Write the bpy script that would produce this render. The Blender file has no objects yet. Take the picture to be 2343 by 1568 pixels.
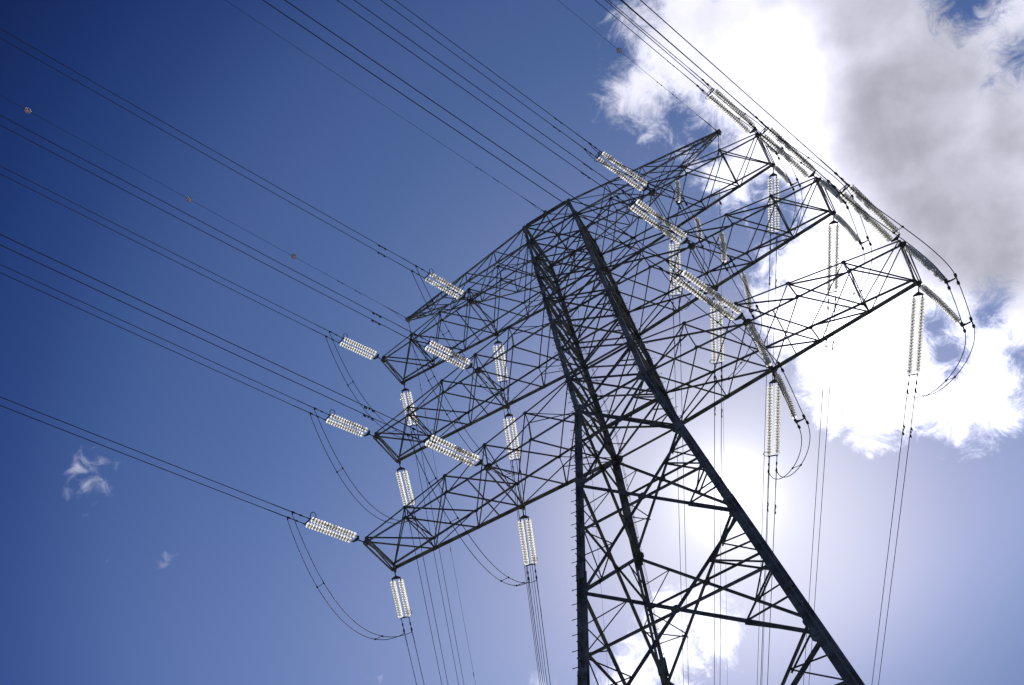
import bpy, bmesh, math, random
from mathutils import Vector as V, Matrix
random.seed(4)
sc = bpy.context.scene
COL = sc.collection
# ------------------------------------------------------------------ camera
CAMP = V((6.155, -30.798, 1.602))
R0 = V((0.847785, 0.513989, -0.130679)); R1 = V((-0.494132, 0.676062, -0.546602)); R2 = V((-0.1926, 0.527973, 0.827133))
cd = bpy.data.cameras.new('camera'); cam = bpy.data.objects.new('camera', cd); COL.objects.link(cam)
cd.sensor_fit = 'HORIZONTAL'; cd.sensor_width = 36.0; cd.lens = 3656.83 / 3872 * 36
cd.clip_start = 0.05; cd.clip_end = 3000
cam.matrix_world = Matrix(((R0.x, -R1.x, -R2.x, CAMP.x), (R0.y, -R1.y, -R2.y, CAMP.y), (R0.z, -R1.z, -R2.z, CAMP.z), (0, 0, 0, 1)))
sc.camera = cam
sc.view_settings.view_transform = 'Standard'; sc.view_settings.look = 'None'
sc.view_settings.exposure = 0.0; sc.view_settings.gamma = 1.0
sc.cycles.max_bounces = 8; sc.cycles.transparent_max_bounces = 24
SUN = V((-0.078383, 0.722683, 0.686721)).normalized()     # towards the sun
EL = math.asin(SUN.z); AZ = math.atan2(SUN.x, SUN.y)

def sky_dir(x, y):            # a bearing in the sky, from the survey of the cloud outlines
    return (R0 * ((x - 1171) / 2211.7) + R1 * ((y - 784) / 2211.7) + R2).normalized()

# ------------------------------------------------------------------ sky
w = bpy.data.worlds.new('World'); sc.world = w; w.use_nodes = True
nt = w.node_tree; nt.nodes.clear()
class NB:
    def __init__(s, nt): s.nt = nt
    def n(s, t, **k):
        o = s.nt.nodes.new(t)
        for a, b in k.items(): setattr(o, a, b)
        return o
    def put(s, sock, v):
        if isinstance(v, bpy.types.NodeSocket): s.nt.links.new(v, sock)
        elif v is not None: sock.default_value = v
    def m(s, op, a, b=None, c=None):
        o = s.n('ShaderNodeMath', operation=op)
        for i, v in enumerate((a, b, c)):
            if v is not None: s.put(o.inputs[i], v)
        return o.outputs[0]
    def vm(s, op, a, b=None, sc_=None):
        o = s.n('ShaderNodeVectorMath', operation=op); s.put(o.inputs[0], a)
        if b is not None: s.put(o.inputs[1], b)
        if sc_ is not None: s.put(o.inputs['Scale'], sc_)
        return o.outputs['Value'] if op in ('DOT_PRODUCT', 'DISTANCE', 'LENGTH') else o.outputs['Vector']
    def noise(s, vec, scale, detail=6, rough=.55, dist=0.0, lac=2.0):
        o = s.n('ShaderNodeTexNoise'); s.put(o.inputs['Vector'], vec)
        o.inputs['Scale'].default_value = scale; o.inputs['Detail'].default_value = detail
        o.inputs['Roughness'].default_value = rough; o.inputs['Distortion'].default_value = dist; o.inputs['Lacunarity'].default_value = lac
        return o
    def ss(s, v, a, b, ta=0.0, tb=1.0):
        o = s.n('ShaderNodeMapRange', interpolation_type='SMOOTHSTEP'); s.put(o.inputs[0], v)
        o.inputs[1].default_value = a; o.inputs[2].default_value = b; o.inputs[3].default_value = ta; o.inputs[4].default_value = tb
        return o.outputs[0]
    def mix(s, f, a, b):
        o = s.n('ShaderNodeMix', data_type='RGBA'); s.put(o.inputs[0], f); s.put(o.inputs[6], a); s.put(o.inputs[7], b)
        return o.outputs[2]
    def mixadd(s, a, b):
        o = s.n('ShaderNodeMix', data_type='RGBA', blend_type='ADD'); o.inputs[0].default_value = 1; s.put(o.inputs[6], a); s.put(o.inputs[7], b)
        return o.outputs[2]
    def mul(s, a, b):
        o = s.n('ShaderNodeMix', data_type='RGBA', blend_type='MULTIPLY'); o.inputs[0].default_value = 1; s.put(o.inputs[6], a); s.put(o.inputs[7], b)
        return o.outputs[2]
b = NB(nt)
tc = b.n('ShaderNodeTexCoord'); dirv = b.vm('NORMALIZE', tc.outputs['Generated'])
sky = b.n('ShaderNodeTexSky', sky_type='NISHITA', sun_disc=False)
sky.sun_elevation = EL; sky.sun_rotation = AZ; sky.altitude = 200; sky.air_density = 1.0; sky.dust_density = 0.6; sky.ozone_density = 3.0
ca = b.m('MAXIMUM', b.vm('DOT_PRODUCT', dirv, tuple(SUN)), 0.0)
rmp = b.n('ShaderNodeValToRGB'); b.put(rmp.inputs[0], ca)       # deeper blue away from the sun, where skylight is polarised and the lens sees less haze
rmp.color_ramp.interpolation = 'CARDINAL'
for k, (pos, c) in enumerate([(0.0, (.16, .22, .42)), (.60, (.06, .09, .27)), (.677, (.09, .15, .37)), (.735, (.16, .26, .55)), (.780, (.26, .37, .67)), (.815, (.38, .50, .79)), (.850, (.47, .58, .85)), (.895, (.49, .62, .875)), (.925, (.53, .64, .88)), (.961, (.57, .66, .87)), (.980, (.67, .70, .87)), (.9965, (.88, .88, .93)), (1.0, (.96, .96, .98))]):
    e = rmp.color_ramp.elements[k] if k < 2 else rmp.color_ramp.elements.new(pos)
    e.position = pos; e.color = c + (1,)
sep = b.n('ShaderNodeSeparateXYZ'); b.put(sep.inputs[0], dirv)
low = b.ss(sep.outputs[2], .42, .59, .68, 1.0)
veil = b.m('MULTIPLY', b.m('MULTIPLY', b.m('SUBTRACT', b.m('POWER', ca, 10.0), b.m('MULTIPLY', b.m('POWER', ca, 60.0), .55)), b.m('MULTIPLY', b.ss(sep.outputs[2], .80, .60), b.ss(sep.outputs[2], .48, .60))), 1.0)   # thin haze low in the sky
skyc = b.vm('SCALE', b.mul(sky.outputs[0], rmp.outputs[0]), sc_=low)
g1 = b.m('MULTIPLY', b.m('POWER', ca, 1400.0), 9.0)
g2 = b.m('MULTIPLY', b.m('POWER', ca, 260.0), 0.9)
g3 = b.m('MULTIPLY', b.m('POWER', ca, 40.0), 0.08)
gl = b.m('ADD', b.m('ADD', g1, g2), g3)
cc = b.n('ShaderNodeCombineXYZ')
b.put(cc.inputs[0], b.m('MULTIPLY', gl, .90)); b.put(cc.inputs[1], b.m('MULTIPLY', gl, .90)); b.put(cc.inputs[2], b.m('MULTIPLY', gl, 1.06))
hz = b.n('ShaderNodeCombineXYZ'); b.put(hz.inputs[0], b.m('MULTIPLY', veil, 1.25)); b.put(hz.inputs[1], b.m('MULTIPLY', veil, .98)); b.put(hz.inputs[2], b.m('MULTIPLY', veil, .75))
clear = b.mixadd(b.mixadd(skyc, cc.outputs[0]), hz.outputs[0])
# clouds: lobes on the sky sphere, frayed by noise
warp = b.noise(dirv, 5.0, 4, .5); wv = b.vm('SCALE', b.vm('SUBTRACT', warp.outputs['Color'], (.5, .5, .5)), sc_=0.05)
dw = b.vm('ADD', dirv, wv)
def lobe(x, y, r):
    return b.m('MULTIPLY_ADD', b.vm('DISTANCE', dw, tuple(sky_dir(x, y))), -22.117, r / 100)
def union(lst, k=.35):
    f = None
    for q in lst:
        v = lobe(*q)
        f = v if f is None else b.m('SMOOTH_MAX', f, v, k)
    return f
main = union([(1590, 95, 175), (1475, 205, 100), (1800, 190, 300), (2110, 230, 350), (2300, 260, 300), (2300, 620, 290), (1975, 640, 240), (2010, 840, 175),
              (2200, 860, 170), (1640, 345, 105), (1600, 1428, 92), (1650, 1450, 72), (1520, 1490, 88), (1435, 1550, 76), (1545, 1440, 80), (1860, 760, 95), (1580, 1500, 55), (1380, 1580, 40), (2300, 860, 70), (2400, 640, 230), (2420, 200, 260)])
for q in [(1752, 505, 58), (1705, 585, 60), (2236, -10, 40), (2348, 118, 8), (2136, 758, 14), (2163, 825, 18), (2350, 850, 14), (1530, 290, 30), (1600, 330, 18), (2255, 720, 2)]:
    main = b.m('SMOOTH_MIN', main, b.m('MULTIPLY', lobe(*q), -1.0), .25)
n1 = b.noise(dirv, 9.0, 12, .62, .25); n2 = b.noise(dirv, 38.0, 10, .72, .8)
nn = b.m('ADD', b.m('MULTIPLY', b.m('SUBTRACT', n1.outputs[0], .5), 2.0), b.m('MULTIPLY', b.m('SUBTRACT', n2.outputs[0], .5), 1.9))
fm = b.m('ADD', main, nn)
dens = b.ss(fm, -0.12, 0.80)
wisp = union([(172, 1066, 16), (190, 1052, 22), (218, 1042, 26), (200, 1115, 24), (235, 1108, 22), (160, 1127, 12), (215, 1145, 14), (255, 1088, 12), (266, 1075, 8), (376, 1310, 12), (388, 1300, 8), (371, 1350, -6), (1292, 155, 4), (1370, 155, 5), (1378, 192, 2), (1453, 350, 14), (868, 1556, 8), (1235, 1562, 20), (250, 1290, -4)], .05)
n3 = b.noise(dirv, 62.0, 10, .60, .7)
fw = b.m('ADD', b.m('MULTIPLY', wisp, 2.0), b.m('MULTIPLY', b.m('SUBTRACT', n3.outputs[0], .5), 2.8))
dwi = b.m('MULTIPLY', b.ss(fw, -.1, 1.3), .58)
density = b.m('MAXIMUM', dens, dwi)
# thick parts of the cloud let less sun through
thick = union([(2085, 240, 200), (2190, 440, 200), (1990, 20, 150), (2140, 60, 110), (2130, 570, 70), (2290, 590, 90), (2310, 300, 140), (1640, 20, 60), (1780, 10, 50)], .7)
n4 = b.noise(dirv, 6.0, 6, .5, .1)
tk = b.ss(b.m('ADD', thick, b.m('MULTIPLY', b.m('SUBTRACT', n4.outputs[0], .5), 3.4)), -0.9, 1.5)
thin = b.m('ADD', 7.4, b.m('MULTIPLY', b.m('POWER', ca, 20.0), 14.0))
lum = b.m('ADD', b.m('MULTIPLY', thin, b.m('SUBTRACT', 1.0, tk)), b.m('MULTIPLY', tk, 4.9))
n5 = b.noise(dirv, 11.0, 10, .54, .12)
lum = b.m('MULTIPLY', lum, b.m('MULTIPLY_ADD', b.ss(n5.outputs[0], .30, .70), .46, .84))
brt = b.ss(b.m('ADD', union([(1800, 150, 90), (1875, 290, 95), (1790, 330, 60), (1930, 560, 90), (1990, 760, 110), (2200, 860, 60)], .6), b.m('MULTIPLY', b.m('SUBTRACT', n4.outputs[0], .5), 1.6)), -.7, .8)
lum = b.m('MULTIPLY', lum, b.m('MULTIPLY_ADD', b.m('MULTIPLY', brt, b.m('SUBTRACT', 1.0, b.m('MULTIPLY', tk, .8))), .75, 1.0))       # thin bright veil where the sun shines through
cl = b.n('ShaderNodeCombineXYZ')
b.put(cl.inputs[0], b.m('MULTIPLY', lum, .945)); b.put(cl.inputs[1], b.m('MULTIPLY', lum, .945)); b.put(cl.inputs[2], b.m('MULTIPLY', lum, 1.12))
final = b.mix(density, clear, cl.outputs[0])
bg = b.n('ShaderNodeBackground'); bg.inputs['Strength'].default_value = 0.1; b.put(bg.inputs['Color'], final)
wo = b.n('ShaderNodeOutputWorld'); nt.links.new(bg.outputs[0], wo.inputs['Surface'])
# ------------------------------------------------------------------ sun
sl = bpy.data.lights.new('sun', 'SUN'); sl.energy = 5.0; sl.angle = math.radians(.53); sl.color = (1, .975, .95)
so = bpy.data.objects.new('sun', sl); COL.objects.link(so); so.rotation_euler = SUN.to_track_quat('Z', 'Y').to_euler()

# ------------------------------------------------------------------ materials
def principled(name, base, rough=.5, metal=0.0, var=.2, scale=3.0, bump=0.0):
    m = bpy.data.materials.new(name); m.use_nodes = True; t = NB(m.node_tree)
    p = m.node_tree.nodes['Principled BSDF']; p.inputs['Roughness'].default_value = rough; p.inputs['Metallic'].default_value = metal
    tcn = t.n('ShaderNodeTexCoord'); nz = t.noise(tcn.outputs['Object'], scale, 6, .6)
    lo = tuple(c * (1 - var) for c in base) + (1,); hi = tuple(min(1, c * (1 + var)) for c in base) + (1,)
    t.put(p.inputs['Base Color'], t.mix(t.ss(nz.outputs[0], .35, .65), lo, hi))
    nz2 = t.noise(tcn.outputs['Object'], scale * 6, 4, .6)
    t.put(p.inputs['Roughness'], t.ss(nz2.outputs[0], .3, .7, rough * .8, min(1, rough * 1.25)))
    if bump:
        bn = t.n('ShaderNodeBump'); bn.inputs['Strength'].default_value = bump; t.put(bn.inputs['Height'], nz2.outputs[0]); t.put(p.inputs['Normal'], bn.outputs[0])
    return m
STEEL = principled('galvanised_steel', (.235, .25, .27), .6, .25, .45, 1.3, .08)
BRACE = principled('weathered_zinc', (.15, .155, .165), .68, .2, .45, 1.7, .08)
FIT = principled('dark_fitting_steel', (.07, .07, .075), .6, .4, .25, 9)
CAPM = principled('insulator_cap_iron', (.06, .055, .05), .6, .3, .3, 14)
ALU = principled('aluminium_strand', (.075, .075, .08), .6, .3, .2, 5)
RAIL = principled('bright_zinc', (.45, .46, .47), .5, .3, .15, 5)
REDM = principled('red_marker_plastic', (.40, .05, .06), .95, 0, .15, 9)
REDM.node_tree.nodes['Principled BSDF'].inputs['Specular IOR Level'].default_value = 0.05
WHITEM = principled('white_marker_plastic', (.75, .72, .72), .5, 0, .1, 9)
GRASS = principled('meadow_grass', (.085, .088, .058), .9, 0, .4, .35)
def glass_mat():
    m = bpy.data.materials.new('toughened_glass'); m.use_nodes = True; t = NB(m.node_tree); m.node_tree.nodes.clear()
    gla = t.n('ShaderNodeBsdfGlass'); gla.inputs['Color'].default_value = (.96, .99, .97, 1); gla.inputs['Roughness'].default_value = .04; gla.inputs['IOR'].default_value = 1.3
    tra = t.n('ShaderNodeBsdfTranslucent'); tra.inputs['Color'].default_value = (1.0, .985, .96, 1)
    tr = t.n('ShaderNodeBsdfTransparent'); tr.inputs['Color'].default_value = (.98, .99, .985, 1)
    m1 = t.n('ShaderNodeMixShader'); m2 = t.n('ShaderNodeMixShader')
    fr = t.n('ShaderNodeLayerWeight'); fr.inputs['Blend'].default_value = .35
    m1.inputs[0].default_value = .45; m.node_tree.links.new(gla.outputs[0], m1.inputs[1]); m.node_tree.links.new(tr.outputs[0], m1.inputs[2])
    m2.inputs[0].default_value = .78; m.node_tree.links.new(m1.outputs[0], m2.inputs[1]); m.node_tree.links.new(tra.outputs[0], m2.inputs[2])
    o = t.n('ShaderNodeOutputMaterial'); m.node_tree.links.new(m2.outputs[0], o.inputs['Surface'])
    return m
GLASS = glass_mat()

# ------------------------------------------------------------------ mesh helpers
def obj(name, bm, mat, parent=None, origin=V((0, 0, 0)), smooth=False):
    me = bpy.data.meshes.new(name)
    if origin.length: bmesh.ops.translate(bm, verts=bm.verts, vec=-origin)
    bmesh.ops.recalc_face_normals(bm, faces=bm.faces)
    if smooth:
        for f in bm.faces: f.smooth = True
    bm.to_mesh(me); bm.free(); me.materials.append(mat)
    o = bpy.data.objects.new(name, me); COL.objects.link(o)
    if parent: o.parent = parent
    return o
def tag(o, label, cat, group=None, kind=None):
    o['label'] = label
    if cat: o['category'] = cat
    if group: o['group'] = group
    if kind: o['kind'] = kind
    return o
def thing(name, loc, label, cat, group=None):
    o = bpy.data.objects.new(name, None); COL.objects.link(o); o.location = loc; o.empty_display_size = .3
    return tag(o, label, cat, group)
def frame(d, n):
    d = d.normalized(); s = d.cross(n)
    if s.length < 1e-4: s = d.cross(V((1, .3, .2)))
    s.normalize(); return d, s, s.cross(d).normalized()
def prism(bm, a, c, prof, s, n):            # extrude a profile [(u,v)] from a to c
    va = [bm.verts.new(a + s * u + n * v) for u, v in prof]; vc = [bm.verts.new(c + s * u + n * v) for u, v in prof]
    k = len(prof)
    for i in range(k): bm.faces.new((va[i], va[(i + 1) % k], vc[(i + 1) % k], vc[i]))
    bm.faces.new(va[::-1]); bm.faces.new(vc)
def angle(bm, a, c, wd, n, t=None, flip=1):        # rolled L section from a to c; flange in the plane normal to n, web behind
    a = V(a); c = V(c); n = V(n); t = t or max(.008, wd * .11)
    d, s, nn = frame(c - a, n); h = wd / 2
    if nn.dot(n) < 0: nn = -nn
    prof = [(-h * flip, 0), (h * flip, 0), (h * flip, -t), ((-h + t) * flip, -t), ((-h + t) * flip, -wd), (-h * flip, -wd)]
    prism(bm, a, c, prof, s, nn)
def box(bm, c, ex, ey, ez):                 # centre and three half-extent vectors
    vs = [bm.verts.new(V(c) + ex * i + ey * j + ez * k) for i in (-1, 1) for j in (-1, 1) for k in (-1, 1)]
    for q in ((0, 1, 3, 2), (4, 6, 7, 5), (0, 4, 5, 1), (2, 3, 7, 6), (0, 2, 6, 4), (1, 5, 7, 3)): bm.faces.new([vs[i] for i in q])
def bar(bm, a, c, wd, hd, n=V((0, 0, 1))):
    d, s, nn = frame(V(c) - V(a), n); box(bm, (V(a) + V(c)) / 2, (V(c) - V(a)) / 2, s * wd / 2, nn * hd / 2)
def plate(bm, c, n, pts, t):                # flat polygon pts = world offsets, thickness t along n
    n = n.normalized(); va = [bm.verts.new(V(c) + p + n * t / 2) for p in pts]; vb = [bm.verts.new(V(c) + p - n * t / 2) for p in pts]
    k = len(pts); bm.faces.new(va); bm.faces.new(vb[::-1])
    for i in range(k): bm.faces.new((va[i], vb[i], vb[(i + 1) % k], va[(i + 1) % k]))
def tube(bm, pts, r, k=6, cap=True):
    pts = [V(p) for p in pts]; rings = []; u = None
    for i, p in enumerate(pts):
        d = (pts[min(i + 1, len(pts) - 1)] - pts[max(i - 1, 0)]).normalized()
        if u is None: u = d.cross(V((.13, .2, 1))); u = u if u.length > 1e-3 else d.cross(V((1, 0, 0)))
        u = (u - d * u.dot(d)).normalized(); v = d.cross(u)
        rr = r[i] if isinstance(r, (list, tuple)) else r
        rings.append([bm.verts.new(p + (u * math.cos(2 * math.pi * j / k) + v * math.sin(2 * math.pi * j / k)) * rr) for j in range(k)])
    for A, B in zip(rings, rings[1:]):
        for j in range(k): bm.faces.new((A[j], A[(j + 1) % k], B[(j + 1) % k], B[j]))
    if cap: bm.faces.new(rings[0][::-1]); bm.faces.new(rings[-1])
def lathe(prof, k=16):                      # [(r,z)] about z
    bm = bmesh.new(); rings = [[bm.verts.new((r * math.cos(2 * math.pi * j / k), r * math.sin(2 * math.pi * j / k), z)) for j in range(k)] for r, z in prof]
    for A, B in zip(rings, rings[1:]):
        for j in range(k): bm.faces.new((A[j], A[(j + 1) % k], B[(j + 1) % k], B[j]))
    return bm

# ------------------------------------------------------------------ tower geometry (surveyed)
Z = {1: 38.356, 2: 46.630, 3: 54.112}; HT = {1: 2.708, 2: 2.499, 3: 2.260}; Z4 = 58.467
LA = {1: 15.0, 2: 14.305, 3: 13.607}; MI = {1: 7.2485, 2: 6.8994, 3: 6.5548}; TD = {1: 1.269, 2: 1.191, 3: 1.162}
U = [0, .328, .6673, 1]; U4 = .4893
def W(z): return 1.8978 - .0088 * (z - Z[1]) if z >= Z[1] else 1.8978 + .1208 * (Z[1] - z)
def D(z): return 2.0021 - .0096 * (z - Z[1]) if z >= Z[1] else 2.0021 + .1483 * (Z[1] - z)
def leg(sx, sy, z): return V((sx * W(z), sy * D(z), z))
def node(i, sx, sy, st, top):
    zb = Z[i]; xb = W(zb); db = D(zb); L, m = LA[i], MI[i]
    x = L + (m - L) * U[st] if st <= 3 else (xb if st == 5 else m + (xb - m) * U4)
    fr = (L - x) / (L - xb)
    if not top: return V((sx * x, sy * (TD[i] + (db - TD[i]) * fr), zb))
    zt = zb + .35 + (HT[i] - .35) * fr
    if st == 5: x = W(zt)
    return V((sx * x, sy * (TD[i] + (D(zb + HT[i]) - TD[i]) * fr), zt))
LOW = [32.691, 26.330, 19.599, 12.2, 4.4, 0.0]
tower = thing('lattice_tower', (0, 0, 0), 'tall steel lattice tower with wide crossarms, dark against the sky', 'pylon')

# legs: outward corner angles, heavier below the waist
for sx in (-1, 1):
    for sy in (-1, 1):
        bm = bmesh.new()
        def seg(z0, z1, wd, t):
            a, c = leg(sx, sy, z0), leg(sx, sy, z1); d = (c - a).normalized()
            ex = V((-sx, 0, 0)); ex = (ex - d * ex.dot(d)).normalized(); ey = V((0, -sy, 0)); ey = (ey - d * ey.dot(d) - ex * ey.dot(ex)).normalized()
            o = (ex + ey) * (-wd * .32)
            prof = [(.022, 0), (wd, 0), (wd, t), (t, t), (t, wd), (0, wd), (0, .022)]
            prism(bm, a + o, c + o, prof, ex, ey)
        seg(Z4 + .12, Z[3], .19, .016); seg(Z[3], Z[2], .23, .018); seg(Z[2], Z[1], .27, .022)
        
        if sy < 0:                             # near legs: two angles back to back in a star
            for z0, z1, wd in ((Z[1], LOW[1] + 1, .25), (LOW[1] + 1, LOW[3], .29), (LOW[3], -.4, .32)):
                a, c = leg(sx, sy, z0), leg(sx, sy, z1); d = (c - a).normalized()
                ex = V((-sx, 0, 0)); ex = (ex - d * ex.dot(d)).normalized(); ey = V((0, -sy, 0)); ey = (ey - d * ey.dot(d) - ex * ey.dot(ex)).normalized()
                pr = lambda k: [(.015, 0), (k, 0), (k, .026), (.026, .026), (.026, k), (0, k), (0, .015)]
                prism(bm, a - (ex + ey) * .011, c - (ex + ey) * .011, pr(wd), ex, ey); prism(bm, a + (ex + ey) * .011, c + (ex + ey) * .011, pr(wd * .60), -ex, -ey)
            z = Z[1] - 1
            while z > 0: box(bm, leg(sx, sy, z), V((.14, 0, 0)), V((0, .012, 0)), V((0, 0, .10))); z -= 1.5
        elif sx > 0:
            seg(Z[1], LOW[1] + 1, .37, .028); seg(LOW[1] + 1, LOW[3], .44, .03); seg(LOW[3], -.4, .46, .032)
        else:
            seg(Z[1], LOW[0] - .4, .32, .028)
            a, c = leg(sx, sy, LOW[0] - .3), leg(sx, sy, -.4)
            for q in (-1, 1):
                angle(bm, a + V((.10 * q, 0, 0)), c + V((.10 * q, 0, 0)), .13, V((0, 1, 0)), .018, flip=q)
            z = LOW[0] - .5
            while z > 0:
                o = leg(sx, sy, z); box(bm, o, V((.14, 0, 0)), V((0, .02, 0)), V((0, 0, .16))); z -= 1.9
        lg = obj('leg', bm, STEEL, tower)
        if (sx, sy) == (1, -1):                # slim safety rail along the outer corner
            bm = bmesh.new(); o = V((0, sy, 0)) * .16
            for q in (-1, 1): tube(bm, [leg(sx, sy, z) + o * (1 if z < 40 else .75) + V((.02 * q, .02 * q, 0)) for z in (.5, 12, 27, 38.3, 38.8, 58)], .009, 5)
            for z in range(3, 58): c = leg(sx, sy, z) + o * (1 if z < 39 else .75); box(bm, c - V((0, sy, 0)) * .04, V((.03, .03, 0)), V((.012, -.012, 0)), V((0, 0, .03)))
            obj('safety_rail', bm, RAIL, lg)
        # splice plates with bolts
        for z, wd in ((Z[3] - 1.6, .23), (Z[2] - 2.2, .27), (34.9, .30), (LOW[1] + 1, .34), (22.2, .36), (15, .36)):
            bm = bmesh.new()
            a = leg(sx, sy, z); d = (leg(sx, sy, z + 1) - a).normalized()
            ex = V((-sx, 0, 0)); ex = (ex - d * ex.dot(d)).normalized(); ey = V((0, -sy, 0)); ey = (ey - d * ey.dot(d) - ex * ey.dot(ex)).normalized()
            o = a - (ex + ey) * wd * .32
            for e, f in ((ex, ey), (ey, ex)):
                box(bm, o + e * wd * .5 - f * .013, e * wd * .47, d * .42, f * .010)
                box(bm, o + e * wd * .56 + f * .045, e * wd * .36, d * .42, f * .010)
                for q in range(5):
                    for g in (.28, .72): box(bm, o + e * wd * g - f * .034 + d * (-.34 + q * .17), e * .016, d * .016, f * .012)
            obj('splice_plate', bm, STEEL, lg)
        if (sx, sy) in ((-1, -1), (1, 1)):
            z = 3.0; q = 0; out = V((sx, sy, 0)).normalized(); rest = bmesh.new()
            while z < Z4 - .6:
                shown = 20.5 < z < 50; bm = bmesh.new() if shown else rest
                a = leg(sx, sy, z); wd = .42 if z < 33 else (.27 if z < 46 else .21)
                o = a + out * wd * .34
                if z < Z[1] and sx > 0: z += .37; q += 1; continue
                e = V((sx, sy * .25, 0)).normalized() if q % 2 else V((0, sy, 0))
                if z < Z[1]: o = a + e * .13
                tube(bm, [o - e * .03, o + e * .02, o + e * .022, o + e * .20, o + e * .202, o + e * .222], [.034, .034, .016, .016, .026, .026], 6)
                if shown: obj('step_bolt', bm, FIT, lg)
                z += .12 if q % 2 else .62; q += 1
            r = obj('step_bolt', rest, FIT, lg); r['kind'] = 'stuff'

faces = [((-1, -1), (1, -1), V((0, -1, 0))), ((-1, 1), (1, 1), V((0, 1, 0))), ((-1, -1), (-1, 1), V((-1, 0, 0))), ((1, -1), (1, 1), V((1, 0, 0)))]
mid3 = (Z[3] + Z[2] + HT[2]) / 2; mid2 = (Z[2] + Z[1] + HT[1]) / 2
UP = [Z4, Z[3] + HT[3], Z[3], mid3, Z[2] + HT[2], Z[2], mid2, Z[1] + HT[1], Z[1]]
LV = UP + LOW[:-1]
def lerp(a, c, t): return a + (c - a) * t
for (A, B, n) in faces:
    for q in range(len(LV) - 1):
        z0, z1 = LV[q], LV[q + 1]
        wd = .10 if q < 3 else (.125 if q < 7 else .14)
        if q >= 8: wd = .15 if q < 11 else .17
        bm = bmesh.new(); angle(bm, leg(*A, z0) - n * .01, leg(*B, z1) - n * .01, wd, n); obj('brace', bm, BRACE, tower)
        bm = bmesh.new(); angle(bm, leg(*B, z0) - n * .10, leg(*A, z1) - n * .10, wd, n, flip=-1); obj('brace', bm, BRACE, tower)
for z in (Z4, Z[3] + HT[3], Z[3], Z[2] + HT[2], Z[2], Z[1] + HT[1], Z[1]):
    for (A, B, n) in faces:
        bm = bmesh.new(); wd = .17 if z == Z4 else .14
        angle(bm, leg(*A, z) + V((0, 0, .02)), leg(*B, z) + V((0, 0, .02)), wd, n); obj('girt', bm, BRACE, tower)
    bm = bmesh.new()
    angle(bm, leg(-1, -1, z), leg(1, 1, z), .08, V((0, 0, -1))); angle(bm, leg(-1, 1, z) - V((0, 0, .1)), leg(1, -1, z) - V((0, 0, .1)), .08, V((0, 0, -1)), flip=-1)
    obj('plan_brace', bm, BRACE, tower)
# secondary bracing of the wide lower panels
for (A, B, n) in faces:
    for q in range(8, len(LV) - 1):
        z0, z1 = LV[q], LV[q + 1]; sw = .052 if q < 11 else .06
        a0, a1, b0, b1 = leg(*A, z0), leg(*A, z1), leg(*B, z0), leg(*B, z1)
        wa, wb = (a0 - b0).length, (a1 - b1).length; tX = wa / (wa + wb)
        X = lerp(a0, b1, tX)
        for P0, P1, Q0, Q1 in ((a0, a1, b0, b1), (b0, b1, a0, a1)):
            bm = bmesh.new()
            dU = lerp(P0, X, .5)               # upper half of the diagonal from P0
            dL = lerp(P1, X, .5)
            lu = lerp(P0, P1, tX * .55); lm = lerp(P0, P1, tX); ll = lerp(P0, P1, tX + (1 - tX) * .45)
            inn = -n * .06
            angle(bm, lu + inn, dU + inn, sw, n); angle(bm, lm + inn * 1.5, dU + inn * 1.5, sw, n)
            angle(bm, lm + inn * 2, dL + inn * 2, sw, n); angle(bm, ll + inn, dL + inn, sw, n)
            obj('secondary_brace', bm, BRACE, tower)
    # struts across a corner, joining the diagonals of two faces
for q in range(8, len(LV) - 1):
    z0, z1 = LV[q], LV[q + 1]
    for sx in (-1, 1):
        for sy in (-1, 1):
            p0, p1 = leg(sx, sy, z0), leg(sx, sy, z1)
            ox, oy = leg(-sx, sy, z1), leg(sx, -sy, z1)
            wa, wb = (leg(1, 1, z0) - leg(-1, 1, z0)).length, (leg(1, 1, z1) - leg(-1, 1, z1)).length; tX = wa / (wa + wb)
            Xx = lerp(p0, ox, tX); Xy = lerp(p0, oy, tX)
            for pe in ((p0, p1) if sx > 0 else (p1,)):
                bm = bmesh.new(); angle(bm, lerp(pe, Xx, .5) + V((0, 0, -.1)), lerp(pe, Xy, .5) + V((0, 0, -.1)), .06, V((0, 0, 1))); obj('corner_strut', bm, BRACE, tower)
for (A, B, n) in faces:
    for q in range(8, len(LV) - 1):
        z0, z1 = LV[q], LV[q + 1]; wa = (leg(*A, z0) - leg(*B, z0)).length; wb = (leg(*A, z1) - leg(*B, z1)).length; z = lerp(z0, z1, wa / (wa + wb))
        bm = bmesh.new(); angle(bm, leg(*A, z) - n * .13, leg(*B, z) - n * .13, .085, n, flip=-1); obj('girt', bm, BRACE, tower)
    for q in range(2, 8):                  # short stiffeners in the upper panels
        z0, z1 = LV[q], LV[q + 1]; X = lerp(leg(*A, z0), leg(*B, z1), .5)
        for P_ in (A, B):
            bm = bmesh.new(); angle(bm, leg(*P_, lerp(z0, z1, .5)) - n * .06, lerp(leg(*P_, z1), X, .5) - n * .06, .05, n); angle(bm, leg(*P_, lerp(z0, z1, .5)) - n * .06, lerp(leg(*P_, z0), X, .5) - n * .06, .05, n); obj('secondary_brace', bm, BRACE, tower)
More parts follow.
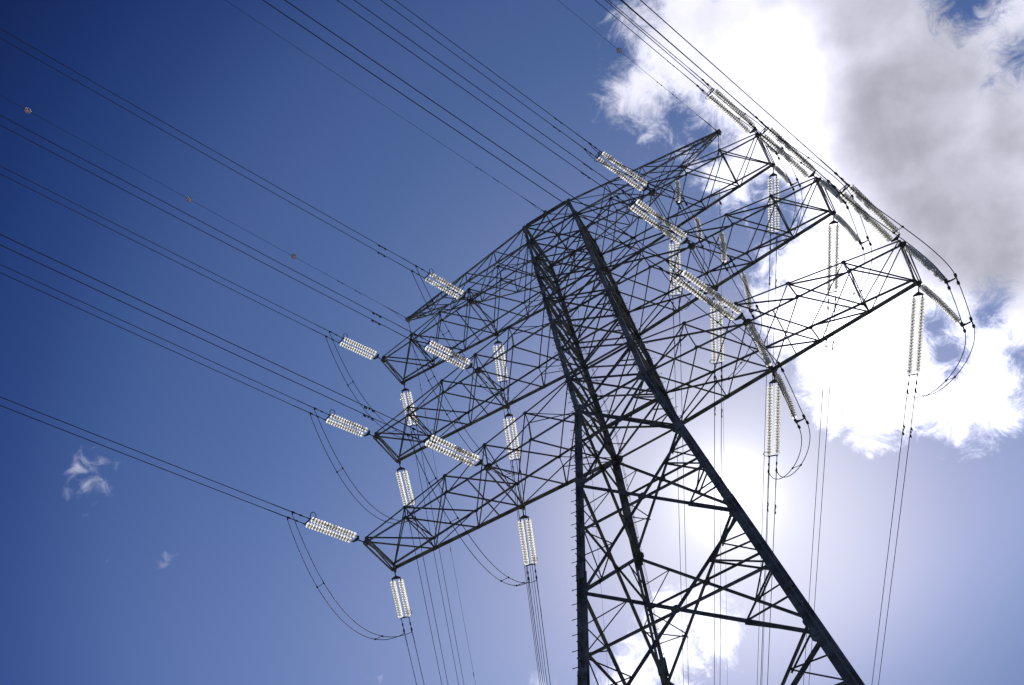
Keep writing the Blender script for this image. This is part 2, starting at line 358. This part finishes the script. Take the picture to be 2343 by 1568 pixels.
# gusset plates on the body, one bent pair per leg joint
for z in LV:
    sz = .20 if z > Z[2] else (.25 if z > Z[1] else .36)
    if z == Z[1]: sz = .44
    for sx in (-1, 1):
        for sy in (-1, 1):
            bm = bmesh.new(); c = leg(sx, sy, z); up = (leg(sx, sy, z + 1) - c).normalized()
            for n, e in ((V((0, sy, 0)), V((-sx, 0, 0))), (V((sx, 0, 0)), V((0, -sy, 0)))):
                plate(bm, c + n * .012 - e * .02, n, [e * -.08 + up * -sz, e * sz * .55 + up * -sz * .95, e * sz * 1.1 + up * -sz * .25, e * sz * 1.1 + up * sz * .25, e * sz * .55 + up * sz * .95, e * -.08 + up * sz], .014)
            obj('gusset_plate', bm, STEEL, tower)
for (A, B, n) in faces:
    for q in range(8, len(LV) - 1):
        z0, z1 = LV[q], LV[q + 1]; wa = (leg(*A, z0) - leg(*B, z0)).length; wb = (leg(*A, z1) - leg(*B, z1)).length
        X = lerp(leg(*A, z0), leg(*B, z1), wa / (wa + wb)); e = (leg(*B, z0) - leg(*A, z0)).normalized(); up = n.cross(e)
        bm = bmesh.new(); plate(bm, X - n * .05, n, [(e * math.cos(a) + up * math.sin(a)) * .19 for a in [math.radians(22.5 + 45 * k) for k in range(8)]], .012); obj('crossing_plate', bm, STEEL, tower)

# down-lead cable pairs clipped to two of the legs
for sx, sy, prof in ((-1, 1, ((58, .1, 0), (52, .32, 0), (46, .46, 0), (40, .52, 0), (36, .34, 0), (29, .22, 0), (22, .12, 0), (10, .1, 0), (0, .1, 0))), (1, -1, ((55, -.1, .1), (50, -.22, .1), (46, -.3, .1), (42, -.34, .1), (38.5, -.25, .1)))):
    bm = bmesh.new()
    for q in (-1, 1): tube(bm, [leg(sx, sy, z) + V((dx + .03 * q, dy, 0)) for z, dx, dy in prof], .009, 5)
    for (z0, x0, y0), (z1, x1, y1) in zip(prof, prof[1:]):
        for k in range(6): t = k / 6; z = lerp(z0, z1, t); c = leg(sx, sy, z) + V((lerp(x0, x1, t), lerp(y0, y1, t), 0)); box(bm, c, V((.05, 0, 0)), V((0, .01, 0)), V((0, 0, .012)))
    obj('down_lead_cable', bm, FIT, tower)

# crossarms
def ring_plate(bm, c, n, e, r, t=.016, k=8, st=1.0):
    f = n.cross(e).normalized(); plate(bm, c, n, [(e * math.cos(2 * math.pi * (j + .5) / k) * st + f * math.sin(2 * math.pi * (j + .5) / k)) * r for j in range(k)], t)
UPV = V((0, 0, 1))
for i in (1, 2, 3):
    for sx in (-1, 1):
        lvl = {1: 'lowest', 2: 'middle', 3: 'upper'}[i]; side = 'left' if sx < 0 else 'right'
        N = lambda sy, st, top: node(i, sx, sy, st, top)
        bm = bmesh.new(); bw = .062
        for top in (0, 1):
            n = UPV if top else -UPV; pr = [0, 1, 2, 3, 4, 5]
            for k in range(5):
                dz = V((0, 0, -.012 if not top else .012))
                angle(bm, N(-1, k, top) + dz, N(1, k + 1, top) + dz, bw, n); angle(bm, N(1, k, top) - dz * 5, N(-1, k + 1, top) - dz * 5, bw, n, flip=-1)
        for sy in (-1, 1):
            n = V((0, sy, 0)); o = V((0, -sy * .03, 0))
            for k in (1, 2, 3): angle(bm, N(sy, k, 0) + o, N(sy, k, 1) + o, .07, n)
            for k in (1, 2): angle(bm, N(sy, k, 0) + o * 2, N(sy, k + 1, 1) + o * 2, .065, n)
            M = lerp(N(sy, 3, 0), N(sy, 5, 1), .5)
            angle(bm, N(sy, 3, 0) + o * 2, N(sy, 5, 1) + o * 2, .075, n); angle(bm, M + o, N(sy, 4, 0) + o, .06, n); angle(bm, M + o, N(sy, 5, 0) + o, .06, n)
            angle(bm, M + o, N(sy, 4, 1) + o, .05, n)
            # web diagonals crossing inside the arm
            angle(bm, N(sy, 3, 1), N(-sy, 3, 0), .055, V((sx, 0, 0))); angle(bm, N(sy, 1, 1), N(-sy, 1, 0), .05, V((sx, 0, 0)))
            angle(bm, N(sy, 4, 1), N(sy, 5, 0) + V((0, -sy * .3, 0)), .05, n)
        # extra strut in the plan bracing and cross beams
        a = lerp(N(-1, 2, 0), N(-1, 3, 0), .5); c = lerp(N(1, 2, 0), N(1, 3, 0), .5); angle(bm, a, c, .06, -UPV)
        angle(bm, N(-1, 1, 0), N(1, 1, 0), .05, -UPV); angle(bm, N(-1, 1, 1), N(1, 1, 1), .05, UPV)
        ex = V((1, 0, 0))
        for sy in (-1, 1):
            n = V((0, sy, 0))
            for k, r in ((0, .17), (1, .11), (2, .11), (3, .20), (4, .11)):
                c = N(sy, k, 0) + n * .006; ring_plate(bm, c + V((0, 0, .03)), n, ex, r, .014, 8, 1.15)
                if k in (0, 3): ring_plate(bm, c - n * .06 - V((0, 0, .055)), UPV, ex, r * .95, .02); box(bm, c - V((0, 0, .1)), ex * .05, V((0, .12, 0)), V((0, 0, .07)))
                if k > 0: ring_plate(bm, N(sy, k, 1) + n * .006, n, ex, .12, .012)
        arm = obj('crossarm', bm, BRACE, tower)
        arm['label'] = '%s crossarm reaching to the %s of the tower' % (lvl, side)
        cw = .14 if i == 1 else (.135 if i == 2 else .125)
        for sy in (-1, 1):
            for top in (0, 1):
                bm = bmesh.new(); n = V((0, sy, 0)); angle(bm, N(sy, 0, top), N(sy, 5, top), (cw if sy > 0 else cw * .85) if not top else cw * .62, n, flip=sx * sy); obj('chord', bm, STEEL, arm)
        for k, s_ in ((0, .12), (3, .13)):
            for q in ((-.13, .13) if k == 0 else (-.17, .17)):
                bm = bmesh.new(); bar(bm, N(-1, k, 0) + V((q, 0, -.03)), N(1, k, 0) + V((q, 0, -.03)), .05, s_); obj('cross_beam', bm, STEEL, arm)
        bm = bmesh.new(); bar(bm, N(-1, 0, 1), N(1, 0, 1), .07, .08); bar(bm, N(-1, 0, 0), N(1, 0, 1), .05, .05); bar(bm, N(1, 0, 0) + V((.06 * sx, 0, 0)), N(-1, 0, 1) + V((.06 * sx, 0, 0)), .05, .05)
        for sy in (-1, 1): bar(bm, N(sy, 0, 0), N(sy, 0, 1), .09, .09, V((1, 0, 0)))
        obj('end_frame', bm, BRACE, arm)
# earth-wire crossarm
LP, ZP = 12.17, 59.242
for sx in (-1, 1):
    tip = V((sx * LP, 0, ZP)); bt = [V((sx * W(Z4), sy * D(Z4), Z4)) for sy in (-1, 1)]; bb = [V((sx * W(Z[3] + HT[3]), sy * D(Z[3] + HT[3]), Z[3] + HT[3])) for sy in (-1, 1)]
    ts = [0, .25, .49, .70, .855, .95]
    TT = [[lerp(bt[j], tip + V((0, (-.08, .08)[j], .06)), t) for t in ts] for j in (0, 1)]; BB = [[lerp(bb[j], tip + V((0, (-.08, .08)[j], -.12)), t) for t in ts] for j in (0, 1)]
    bm = bmesh.new()
    for k in range(5):
        bw = .055 if k < 3 else .045
        for (P, Q, n) in ((TT[0], TT[1], UPV), (BB[0], BB[1], -UPV)):
            angle(bm, P[k], Q[k + 1], bw, n); angle(bm, Q[k], P[k + 1], bw, n, flip=-1)
        for j in (0, 1):
            n = V((0, (-1, 1)[j], 0)); angle(bm, TT[j][k], BB[j][k + 1], bw, n)
            if k: angle(bm, TT[j][k], BB[j][k], bw, n)
    arm = obj('earth_wire_crossarm', bm, BRACE, tower)
    for P in (TT, BB):
        for j in (0, 1):
            bm = bmesh.new(); angle(bm, P[j][0], lerp(P[j][0], P[j][5], 1 / .95), .10, V((0, (-1, 1)[j], 0)), flip=sx * (-1, 1)[j]); obj('chord', bm, STEEL, arm)
    bm = bmesh.new(); box(bm, tip, V((.17, 0, 0)), V((0, .12, 0)), V((0, 0, .11))); box(bm, tip + V((.02 * sx, 0, -.1)), V((.06, 0, 0)), V((0, .2, 0)), V((0, 0, .05))); obj('tip_plate', bm, STEEL, arm)
# ridge beams at the very top with the bracket for the middle earth wire
for sy in (-1, 1):
    bm = bmesh.new(); bar(bm, V((-W(Z4) + .2, sy * D(Z4), Z4 + .09)), V((W(Z4) - .2, sy * D(Z4), Z4 + .09)), .13, .13)
    box(bm, V((0, sy * (D(Z4) + .05), Z4 + .08)), V((.11, 0, 0)), V((0, .12, 0)), V((0, 0, .13))); obj('ridge_beam', bm, STEEL, tower)
    bm = bmesh.new(); n = V((0, sy, 0))
    for s in (-1, 1): angle(bm, V((0, sy * D(Z4), Z4)), V((s * W(Z[3] + HT[3]), sy * D(Z[3] + HT[3]), Z[3] + HT[3])), .07, n)
    angle(bm, V((0, sy * D(Z4), Z4)), V((0, -sy * D(Z[3]), Z[3] + HT[3])), .07, V((1, 0, 0))); obj('ridge_strut', bm, BRACE, tower)

# ------------------------------------------------------------------ insulators
PITCH = .170
disc_me = None
def disc_proto():
    bm = lathe([(.038, -.012), (.07, -.004), (.120, .010), (.148, .040), (.152, .066), (.138, .070), (.118, .046), (.098, .044), (.094, .072), (.084, .072), (.080, .040), (.060, .036), (.056, .060), (.046, .060), (.040, .03), (.038, -.012)], 18)
    bmesh.ops.remove_doubles(bm, verts=bm.verts, dist=1e-5)
    return bm
first_disc = None
def place_disc(parent, pos, axis, scale=1.0):
    global first_disc
    if first_disc is None:
        bm = disc_proto(); o = obj('glass_disc', bm, GLASS, parent, smooth=True); first_disc = o
    else:
        o = first_disc.copy(); COL.objects.link(o); o.parent = parent
    o.matrix_local = Matrix.Translation(pos) @ axis.to_track_quat('Z', 'Y').to_matrix().to_4x4() @ Matrix.Rotation(random.random() * 6, 4, 'Z') @ Matrix.Scale(scale, 4)
def chain_mesh(bm, pts_fn, n, s0, pitch, r=1.0):
    for k in range(n):
        p, d = pts_fn(s0 + k * pitch)
        q = [(-.055, .018), (-.052, .036), (.0, .040), (.022, .034), (.026, .014), (pitch - .055, .012)]
        tube(bm, [p + d * a for a, _ in q], [b_ * r for _, b_ in q], 8)
def horn(bm, c, out, d, size=.34):
    pts = []
    for k in range(13):
        a = math.radians(-60 + k * 24); pts.append(c + out * (size * .55 + math.cos(a) * size * .5) * 1.0 - d * (math.sin(a) * size * .5 + .12))
    tube(bm, [c] + pts, .018, 6)
TXL = {1: 'lowest', 2: 'middle', 3: 'top'}
def label_pos(i, sx, st): return ('tip' if st == 0 else 'inner hanger') + ' of %s %s crossarm' % (TXL[i], 'left' if sx < 0 else 'right')
PH = {'1L0N': ([-16.073, -4.674, 37.758], 0.333, 3.62), '2L0N': ([-15.342, -4.375, 45.937], 0.3383, 3.42), '3L0N': ([-14.577, -4.303, 53.327], 0.3441, 3.38), '1L3N': ([-8.418, -5.422, 37.725], 0.3415, 3.95), '2L3N': ([-8.032, -5.166, 45.945], 0.3448, 3.78), '3L3N': ([-7.619, -5.004, 53.412], 0.3462, 3.66), '1R3N': ([5.656, -6.572, 37.466], 0.3461, 5.2), '2R3N': ([5.406, -6.249, 45.687], 0.3472, 4.95), '3R3N': ([5.025, -5.968, 53.162], 0.3418, 4.75), '1R0N': ([13.495, -6.155, 37.405], 0.3346, 5.2), '2R0N': ([12.807, -5.88, 45.753], 0.3395, 5.0), '3R0N': ([12.183, -5.651, 53.183], 0.3464, 4.8), '1L0F': ([-16.45, 4.317, 37.944], -0.4427, 3.4), '1L3F': ([-8.86, 5.139, 37.839], -0.444, 3.83), '2L0F': ([-15.663, 4.259, 46.224], -0.4518, 3.38), '3L0F': ([-14.941, 4.215, 53.671], -0.4522, 3.36), '2L3F': ([-8.449, 5.014, 46.123], -0.4492, 3.76), '3L3F': ([-8.084, 4.813, 53.762], -0.4492, 3.6), '1R0F': ([12.984, 5.68, 37.655], -0.4527, 4.9), '1R3F': ([5.084, 6.157, 37.669], -0.4518, 5.0), '2R0F': ([12.396, 5.44, 46.004], -0.4487, 4.7), '2R3F': ([4.885, 5.934, 45.984], -0.4501, 4.8), '3R3F': ([4.604, 5.593, 53.58], -0.4463, 4.5), '3R0F': ([11.793, 5.189, 53.568], -0.4477, 4.45)}
HB = .21                                     # half spacing of the twin bundle
CL = {}
def horizontal_normal(d): h = V((-d.y, d.x, 0)); return h.normalized() if h.x > 0 else -h.normalized()
def damper(bm, p, d, up):
    # stockbridge damper: clamp, messenger wire and two horseshoe weights
    box(bm, p - up * .05, d * .03, up * .06, up.cross(d) * .02)
    tube(bm, [p - up * .10 - d * .27, p - up * .10 + d * .27], .009, 5)
    for s in (-1, 1):
        c = p - up * .10 + d * s * .27
        tube(bm, [c - up * .00, c + up * .055 + d * s * .01, c + up * .055 - d * s * .13], .022, 6)
        tube(bm, [c, c - up * .055 + d * s * .01, c - up * .055 - d * s * .13], .022, 6)
for key, (y, az, S) in PH.items():
    i = int(key[0]); sx = -1 if key[1] == 'L' else 1; st = int(key[2]); near = key[3] == 'N'; sy = -1 if near else 1
    A = node(i, sx, sy, st, False) + V((0, 0, -.05)); Y = V(y); d = (Y - A).normalized(); L = (Y - A).length
    h = horizontal_normal(d); up = h.cross(d); up = up if up.z > 0 else -up
    where = label_pos(i, sx, st)
    T = thing('insulator_string', A, 'double glass string %s %s' % ('pulling toward upper left from' if near else 'hanging away downward from', where), 'insulator', 'double glass insulator strings on the tower')
    loc = lambda p: p - A
    n = int((L - .78) / PITCH); pitch = PITCH; s0 = L - .10 - n * pitch + .05
    # tower-side links and triangular yoke
    bm = bmesh.new(); yk = s0 - .22
    for k in range(5):
        a = d * (.12 + k * (yk - .30) / 5); c_ = a + d * ((yk - .30) / 5 + .03); tube(bm, [a, c_], .020 if k % 2 else .034, 6)
    obj('link_chain', bm, FIT, T)
    bm = bmesh.new(); plate(bm, d * yk, up, [d * -.14 + h * .05, d * -.14 - h * .05, d * .0 - h * (HB + .05), d * .06 - h * (HB + .05), d * .06 + h * (HB + .05), d * .0 + h * (HB + .05)], .028); obj('yoke_plate', bm, FIT, T)
    for s in (-1, 1):
        o0 = h * HB * s
        fn = lambda t: (d * t + o0, d)
        bm = bmesh.new(); tube(bm, [d * (yk + .03) + o0, d * (s0 - .03) + o0], .026, 6); chain_mesh(bm, fn, n, s0, pitch); ch = obj('insulator_chain', bm, CAPM, T)
        for k in range(n): place_disc(ch, d * (s0 + k * pitch) + o0, d)
    bm = bmesh.new(); e = L; bar(bm, d * e - h * (HB + .05), d * e + h * (HB + .05), .045, .05, up)
    if sx > 0 and near: bar(bm, d * (e + .16) - h * (HB + .02), d * (e + .16) + h * (HB + .02), .03, .03, up); bar(bm, d * e - h * .2, d * (e + .16) + h * .2, .03, .03, up)
    obj('yoke_plate', bm, FIT, T)
    bm = bmesh.new(); horn(bm, d * e + h * HB * (1 if sx < 0 else -1), (h * .5 + up * .85).normalized() if sx < 0 else (-h * .9 + up * .4).normalized(), d, .36 if sx < 0 else .26)
    obj('arcing_horn', bm, FIT, T)
    # conductors
    dh = V((math.sin(az), math.cos(az), 0)) * (-1 if near else 1); s1 = .08965 if near else .07836; c2 = .0002 if near else .00012
    P = lambda t: Y + dh * t + V((0, 0, -s1 * t + c2 * t * t))
    hw = horizontal_normal(dh); end = 150 if near else 320
    TW = thing('conductor_pair', Y, 'twin wires %s %s' % ('running to the upper left from' if near else 'running off downward from', where), 'power line', 'twin conductors strung from the tower')
    ts = [0, .3, 1.0, 3] + [5 + (end - 5) * (k / 44) ** 1.4 for k in range(45)]
    for s in (-1, 1):
        bm = bmesh.new(); tube(bm, [P(t) + hw * HB * s - Y for t in ts], .0185, 6); wr = obj('wire', bm, ALU, TW)
        bm = bmesh.new(); q = lambda t: P(t) + hw * HB * s - Y
        tube(bm, [q(.03), q(.12), q(.14), q(.42), q(.44), q(.60), q(.61), q(.84), q(.86), q(1.0)], [.03, .03, .02, .02, .042, .042, .022, .022, .045, .045], 6)
        tube(bm, [q(.95), q(1.03)], .055, 6); tube(bm, [q(1.03), q(2.1)], .024, 6)
        tube(bm, [q(1.0), q(1.0) + V((0, 0, -.16))], .032, 6)
        obj('dead_end_clamp', bm, FIT, TW)
        if not (sx < 0 and st == 0):
            bm = bmesh.new(); t = 3.35 + .12 * s; dd = (P(t + .1) - P(t)).normalized(); damper(bm, q(t), dd, UPV); obj('vibration_damper', bm, FIT, TW)
    CL[key] = (P(1.0) + V((0, 0, -.16)), hw, dh)
# ------------------------------------------------------------------ pilot strings of the right-hand circuits
PIL = {'1R0N': [[15.0, -1.269, 38.356], [15.369, -1.269, 34.609]], '1R0F': [[15.0, 1.269, 38.356], [15.291, 1.269, 34.489]], '2R0N': [[14.305, -1.191, 46.63], [14.678, -1.191, 43.517]], '2R0F': [[14.305, 1.191, 46.63], [14.466, 1.191, 43.054]], '3R0N': [[13.607, -1.162, 54.112], [13.843, -1.162, 51.103]], '3R0F': [[13.607, 1.162, 54.112], [13.834, 1.162, 51.101]], '1R3N': [[7.249, -1.703, 38.356], [7.234, -1.703, 34.556]], '1R3F': [[7.249, 1.703, 38.356], [7.069, 1.703, 34.457]], '3R3N': [[8.195, -1.477, 54.112], [7.691, -1.477, 51.398]], '3R3F': [[8.141, 1.48, 54.112], [7.736, 1.48, 51.192]], '2R3N': [[8.609, -1.525, 46.63], [8.02, -1.525, 43.574]], '2R3F': [[8.598, 1.526, 46.63], [8.006, 1.526, 42.992]]}
for key, (a, e) in PIL.items():
    i = int(key[0]); st = int(key[2]); A = V(a) + V((0, 0, -.05)); E_ = V(e); E0 = E_ + V((-HB, 0, .12))
    T = thing('pilot_insulator_string', A, 'single glass string hanging under %s side of %s' % ('near' if key[3] == 'N' else 'far', label_pos(i, 1, st)), 'insulator', 'single hanging insulator strings')
    Bz = [V((0, 0, 0)), (E0 - A) * .45 + V((.13, 0, -.05)), E0 - A]
    bez = lambda t: Bz[0] * (1 - t) ** 2 + Bz[1] * 2 * t * (1 - t) + Bz[2] * t * t
    L = (E0 - A).length; nd = int((L - .42) / .148); s0 = .30
    def fn(s): t = min(1, s / L); p = bez(t); q = (bez(min(1, t + .02)) - bez(max(0, t - .02))).normalized(); return p, q
    bm = bmesh.new(); tube(bm, [V((0, 0, .05)), fn(.12)[0]], .03, 6); tube(bm, [fn(.1)[0], fn(.27)[0]], .02, 6); chain_mesh(bm, fn, nd, s0, .148); tube(bm, [fn(s0 + nd * .148 - .1)[0], E0 - A], .022, 6)
    ch = obj('insulator_chain', bm, CAPM, T)
    for k in range(nd): p, q = fn(s0 + k * .148); place_disc(ch, p, q)
    bm = bmesh.new(); X = V((1, 0, 0)); c = E_ - A
    plate(bm, c + V((0, 0, .06)), V((0, 1, 0)), [V((-HB - .05, 0, .08)), V((-HB + .06, 0, .08)), V((0, 0, -.01)), V((HB + .04, 0, -.03)), V((HB + .04, 0, -.08)), V((-HB - .05, 0, -.08))], .03)
    obj('yoke_plate', bm, FIT, T)
    for s in (-1, 1):
        bm = bmesh.new(); o = c + X * HB * s
        tube(bm, [o + V((0, 0, .02)), o + V((0, 0, -.08))], .03, 6); tube(bm, [o + V((0, -.22, -.08)), o + V((0, .22, -.08))], .03, 6)
        for v in (-1, 1): tube(bm, [o + V((0, v * .16, -.08)), o + V((0, v * .30, -.08))], .062, 8)
        obj('clamp_weight', bm, FIT, T)
# ------------------------------------------------------------------ jumpers
JL = {'1L0': (-.25, 2.67), '2L0': (-.13, 2.74), '3L0': (-.28, 2.2), '1L3': (-.08, 3.12), '2L3': (-.03, 3.27), '3L3': (-.05, 3.1)}
def bezier(p, n=18): return [p[0] * (1 - t) ** 3 + p[1] * 3 * t * (1 - t) ** 2 + p[2] * 3 * t * t * (1 - t) + p[3] * t ** 3 for t in [k / n for k in range(n + 1)]]
for i in (1, 2, 3):
    for side in 'LR':
        for st in (0, 3):
            k0 = '%d%s%d' % (i, side, st); (a, ha, da), (c, hc, dc) = CL[k0 + 'N'], CL[k0 + 'F']; sx = -1 if side == 'L' else 1
            a, c = a.copy(), c.copy()
            if side == 'L':
                dx, hh = JL[k0]; ctr = [lerp(a, c, t) + V((dx, 0, -hh)) * (4 * t * (1 - t)) for t in [k / 40 for k in range(41)]]; spac = [.17, .33, .67, .83] if st else [.3, .72]
            else:
                pn, pf = V(PIL[k0 + 'N'][1]) + V((0, 0, -.09)), V(PIL[k0 + 'F'][1]) + V((0, 0, -.09))
                s1_ = bezier([a, a + V((0, .5, -1.9)), pn + V((0, -1.9, -.25)), pn]); s2_ = bezier([pn, pn + V((0, .8, -.12)), pf + V((0, -.8, -.12)), pf], 8); s3_ = bezier([pf, pf + V((0, 1.9, -.25)), c + V((0, -.5, -1.9)), c])
                ctr = s1_ + s2_[1:] + s3_[1:]; spac = [.20, .80]
            n = len(ctr) - 1; lens = [0]
            for k in range(n): lens.append(lens[-1] + (ctr[k + 1] - ctr[k]).length)
            offs = []
            for k in range(n + 1):
                t = lens[k] / lens[-1]; m = V((1, 0, 0)); e = min(1, abs(t - .5) * 2); offs.append((m * (1 - e * e) + (ha if t < .5 else hc) * e * e).normalized() * HB)
            T = thing('jumper_loop', a, 'slack twin jumper cable %s %s' % ('looping under' if side == 'L' else 'held by single strings under', label_pos(i, sx, st)), 'jumper cable', 'jumper loops around the tower')
            for s in (-1, 1):
                bm = bmesh.new(); tube(bm, [ctr[k] + offs[k] * s - a for k in range(n + 1)], .019, 6); obj('wire', bm, ALU, T)
            for f in spac:
                k = min(range(n + 1), key=lambda q: abs(lens[q] / lens[-1] - f)); bm = bmesh.new()
                p, q = ctr[k] + offs[k] - a, ctr[k] - offs[k] - a; tube(bm, [p, q], .016, 6); tg = (ctr[min(n, k + 1)] - ctr[k - 1]).normalized()
                for r in (p, q): tube(bm, [r - tg * .06, r - tg * .03, r + tg * .03, r + tg * .06], [.02, .048, .048, .02], 8)
                obj('spacer', bm, FIT, T)
# ------------------------------------------------------------------ earth wires
EW = {'LN': (-12.17, 0, .34347), 'MN': (0, -1, .34897), 'RN': (12.17, 0, .34299), 'LF': (-12.17, 0, -.44617), 'MF': (0, 1, -.44549), 'RF': (12.17, 0, -.42761)}
for key, (x, yy, az) in EW.items():
    near = key[1] == 'N'; A = V((x, yy * (D(Z4) + .12), ZP if x else Z4 + .05)); dh = V((math.sin(az), math.cos(az), 0)) * (-1 if near else 1)
    P = lambda t: dh * t + V((0, 0, -.07 * t + .00015 * t * t)); end = 150 if near else 320
    nm = {'L': 'left end', 'M': 'middle', 'R': 'right end'}[key[0]]
    T = thing('earth_wire', A, 'thin earth wire running %s from %s of topmost crossarm' % ('to the upper left' if near else 'down to the far side', nm), 'earth wire', 'earth wires on the tower top')
    ts = [0, 1, 3] + [5 + (end - 5) * (k / 44) ** 1.4 for k in range(45)]
    bm = bmesh.new(); tube(bm, [P(t) for t in ts], .011, 5); obj('wire', bm, ALU, T)
    bm = bmesh.new(); tube(bm, [P(.1), P(.35), P(.37), P(.8), P(.82), P(1.2), P(2.2)], [.03, .03, .018, .018, .03, .03, .016], 6)
    bond = [P(1.5), P(1.1) + V((0, 0, -.25)), P(.5) + V((0, 0, -.5)), V((0, 0, -.45))]; tube(bm, bezier(bond, 10), .007, 5); obj('tension_clamp', bm, FIT, T)
    for t in (4.2, 5.6):
        bm = bmesh.new(); dd = (P(t + .1) - P(t)).normalized(); box(bm, P(t) - UPV * .03, dd * .02, UPV * .035, dd.cross(UPV) * .015)
        tube(bm, [P(t) - UPV * .06 - dd * .2, P(t) - UPV * .06 + dd * .2], .007, 5)
        for s in (-1, 1): tube(bm, [P(t) - UPV * .06 + dd * s * .13, P(t) - UPV * .06 + dd * s * .22], .03, 6)
        obj('vibration_damper', bm, FIT, T)
    marks = {'LN': (9.17, 16.53, 26.42), 'RN': (9.1,), 'LF': (7.88, 21.26, 36.0), 'RF': (4.86,)}.get(key, ())
    for q, t in enumerate(marks):
        dd = (P(t + .1) - P(t)).normalized(); u = dd.cross(UPV).normalized(); v = u.cross(dd)
        if near:      # spiral bird diverters
            for ci, (mt, ph) in enumerate(((REDM, 0), (WHITEM, 3.14), (WHITEM, 1.6))):
                bm = bmesh.new(); pts = [P(t + (k / 60 - .5) * .36) + (u * math.cos(k * .55 + ph) + v * math.sin(k * .55 + ph)) * .17 * math.sin(math.pi * min(1, max(.0, k / 60)) * .8 + .3) for k in range(61)]
                tube(bm, pts, .006, 5); obj('bird_marker', bm, mt, T)
        else:
            bm = bmesh.new(); box(bm, P(t) - UPV * .17, dd * .08, u * .03, UPV * .17); tube(bm, [P(t), P(t) - UPV * .06], .02, 5); obj('bird_marker', bm, REDM, T)
# ------------------------------------------------------------------ ground and footings
bm = bmesh.new(); S = 1500; g = 40
vs = [[bm.verts.new(((x / g - .5) * 2 * S, (y_ / g - .5) * 2 * S, 0)) for y_ in range(g + 1)] for x in range(g + 1)]
for x in range(g):
    for y_ in range(g): bm.faces.new((vs[x][y_], vs[x + 1][y_], vs[x + 1][y_ + 1], vs[x][y_ + 1]))
gr = obj('ground', bm, GRASS); tag(gr, 'flat green meadow around the foot of the tower', None, None, 'structure')
CONC = principled('concrete', (.36, .35, .33), .85, 0, .15, 2.5, .1)
for sx in (-1, 1):
    for sy in (-1, 1):
        bm = bmesh.new(); c = leg(sx, sy, 0); box(bm, c + V((0, 0, .15)), V((.55, 0, 0)), V((0, .55, 0)), V((0, 0, .35))); obj('footing', bm, CONC, tower)
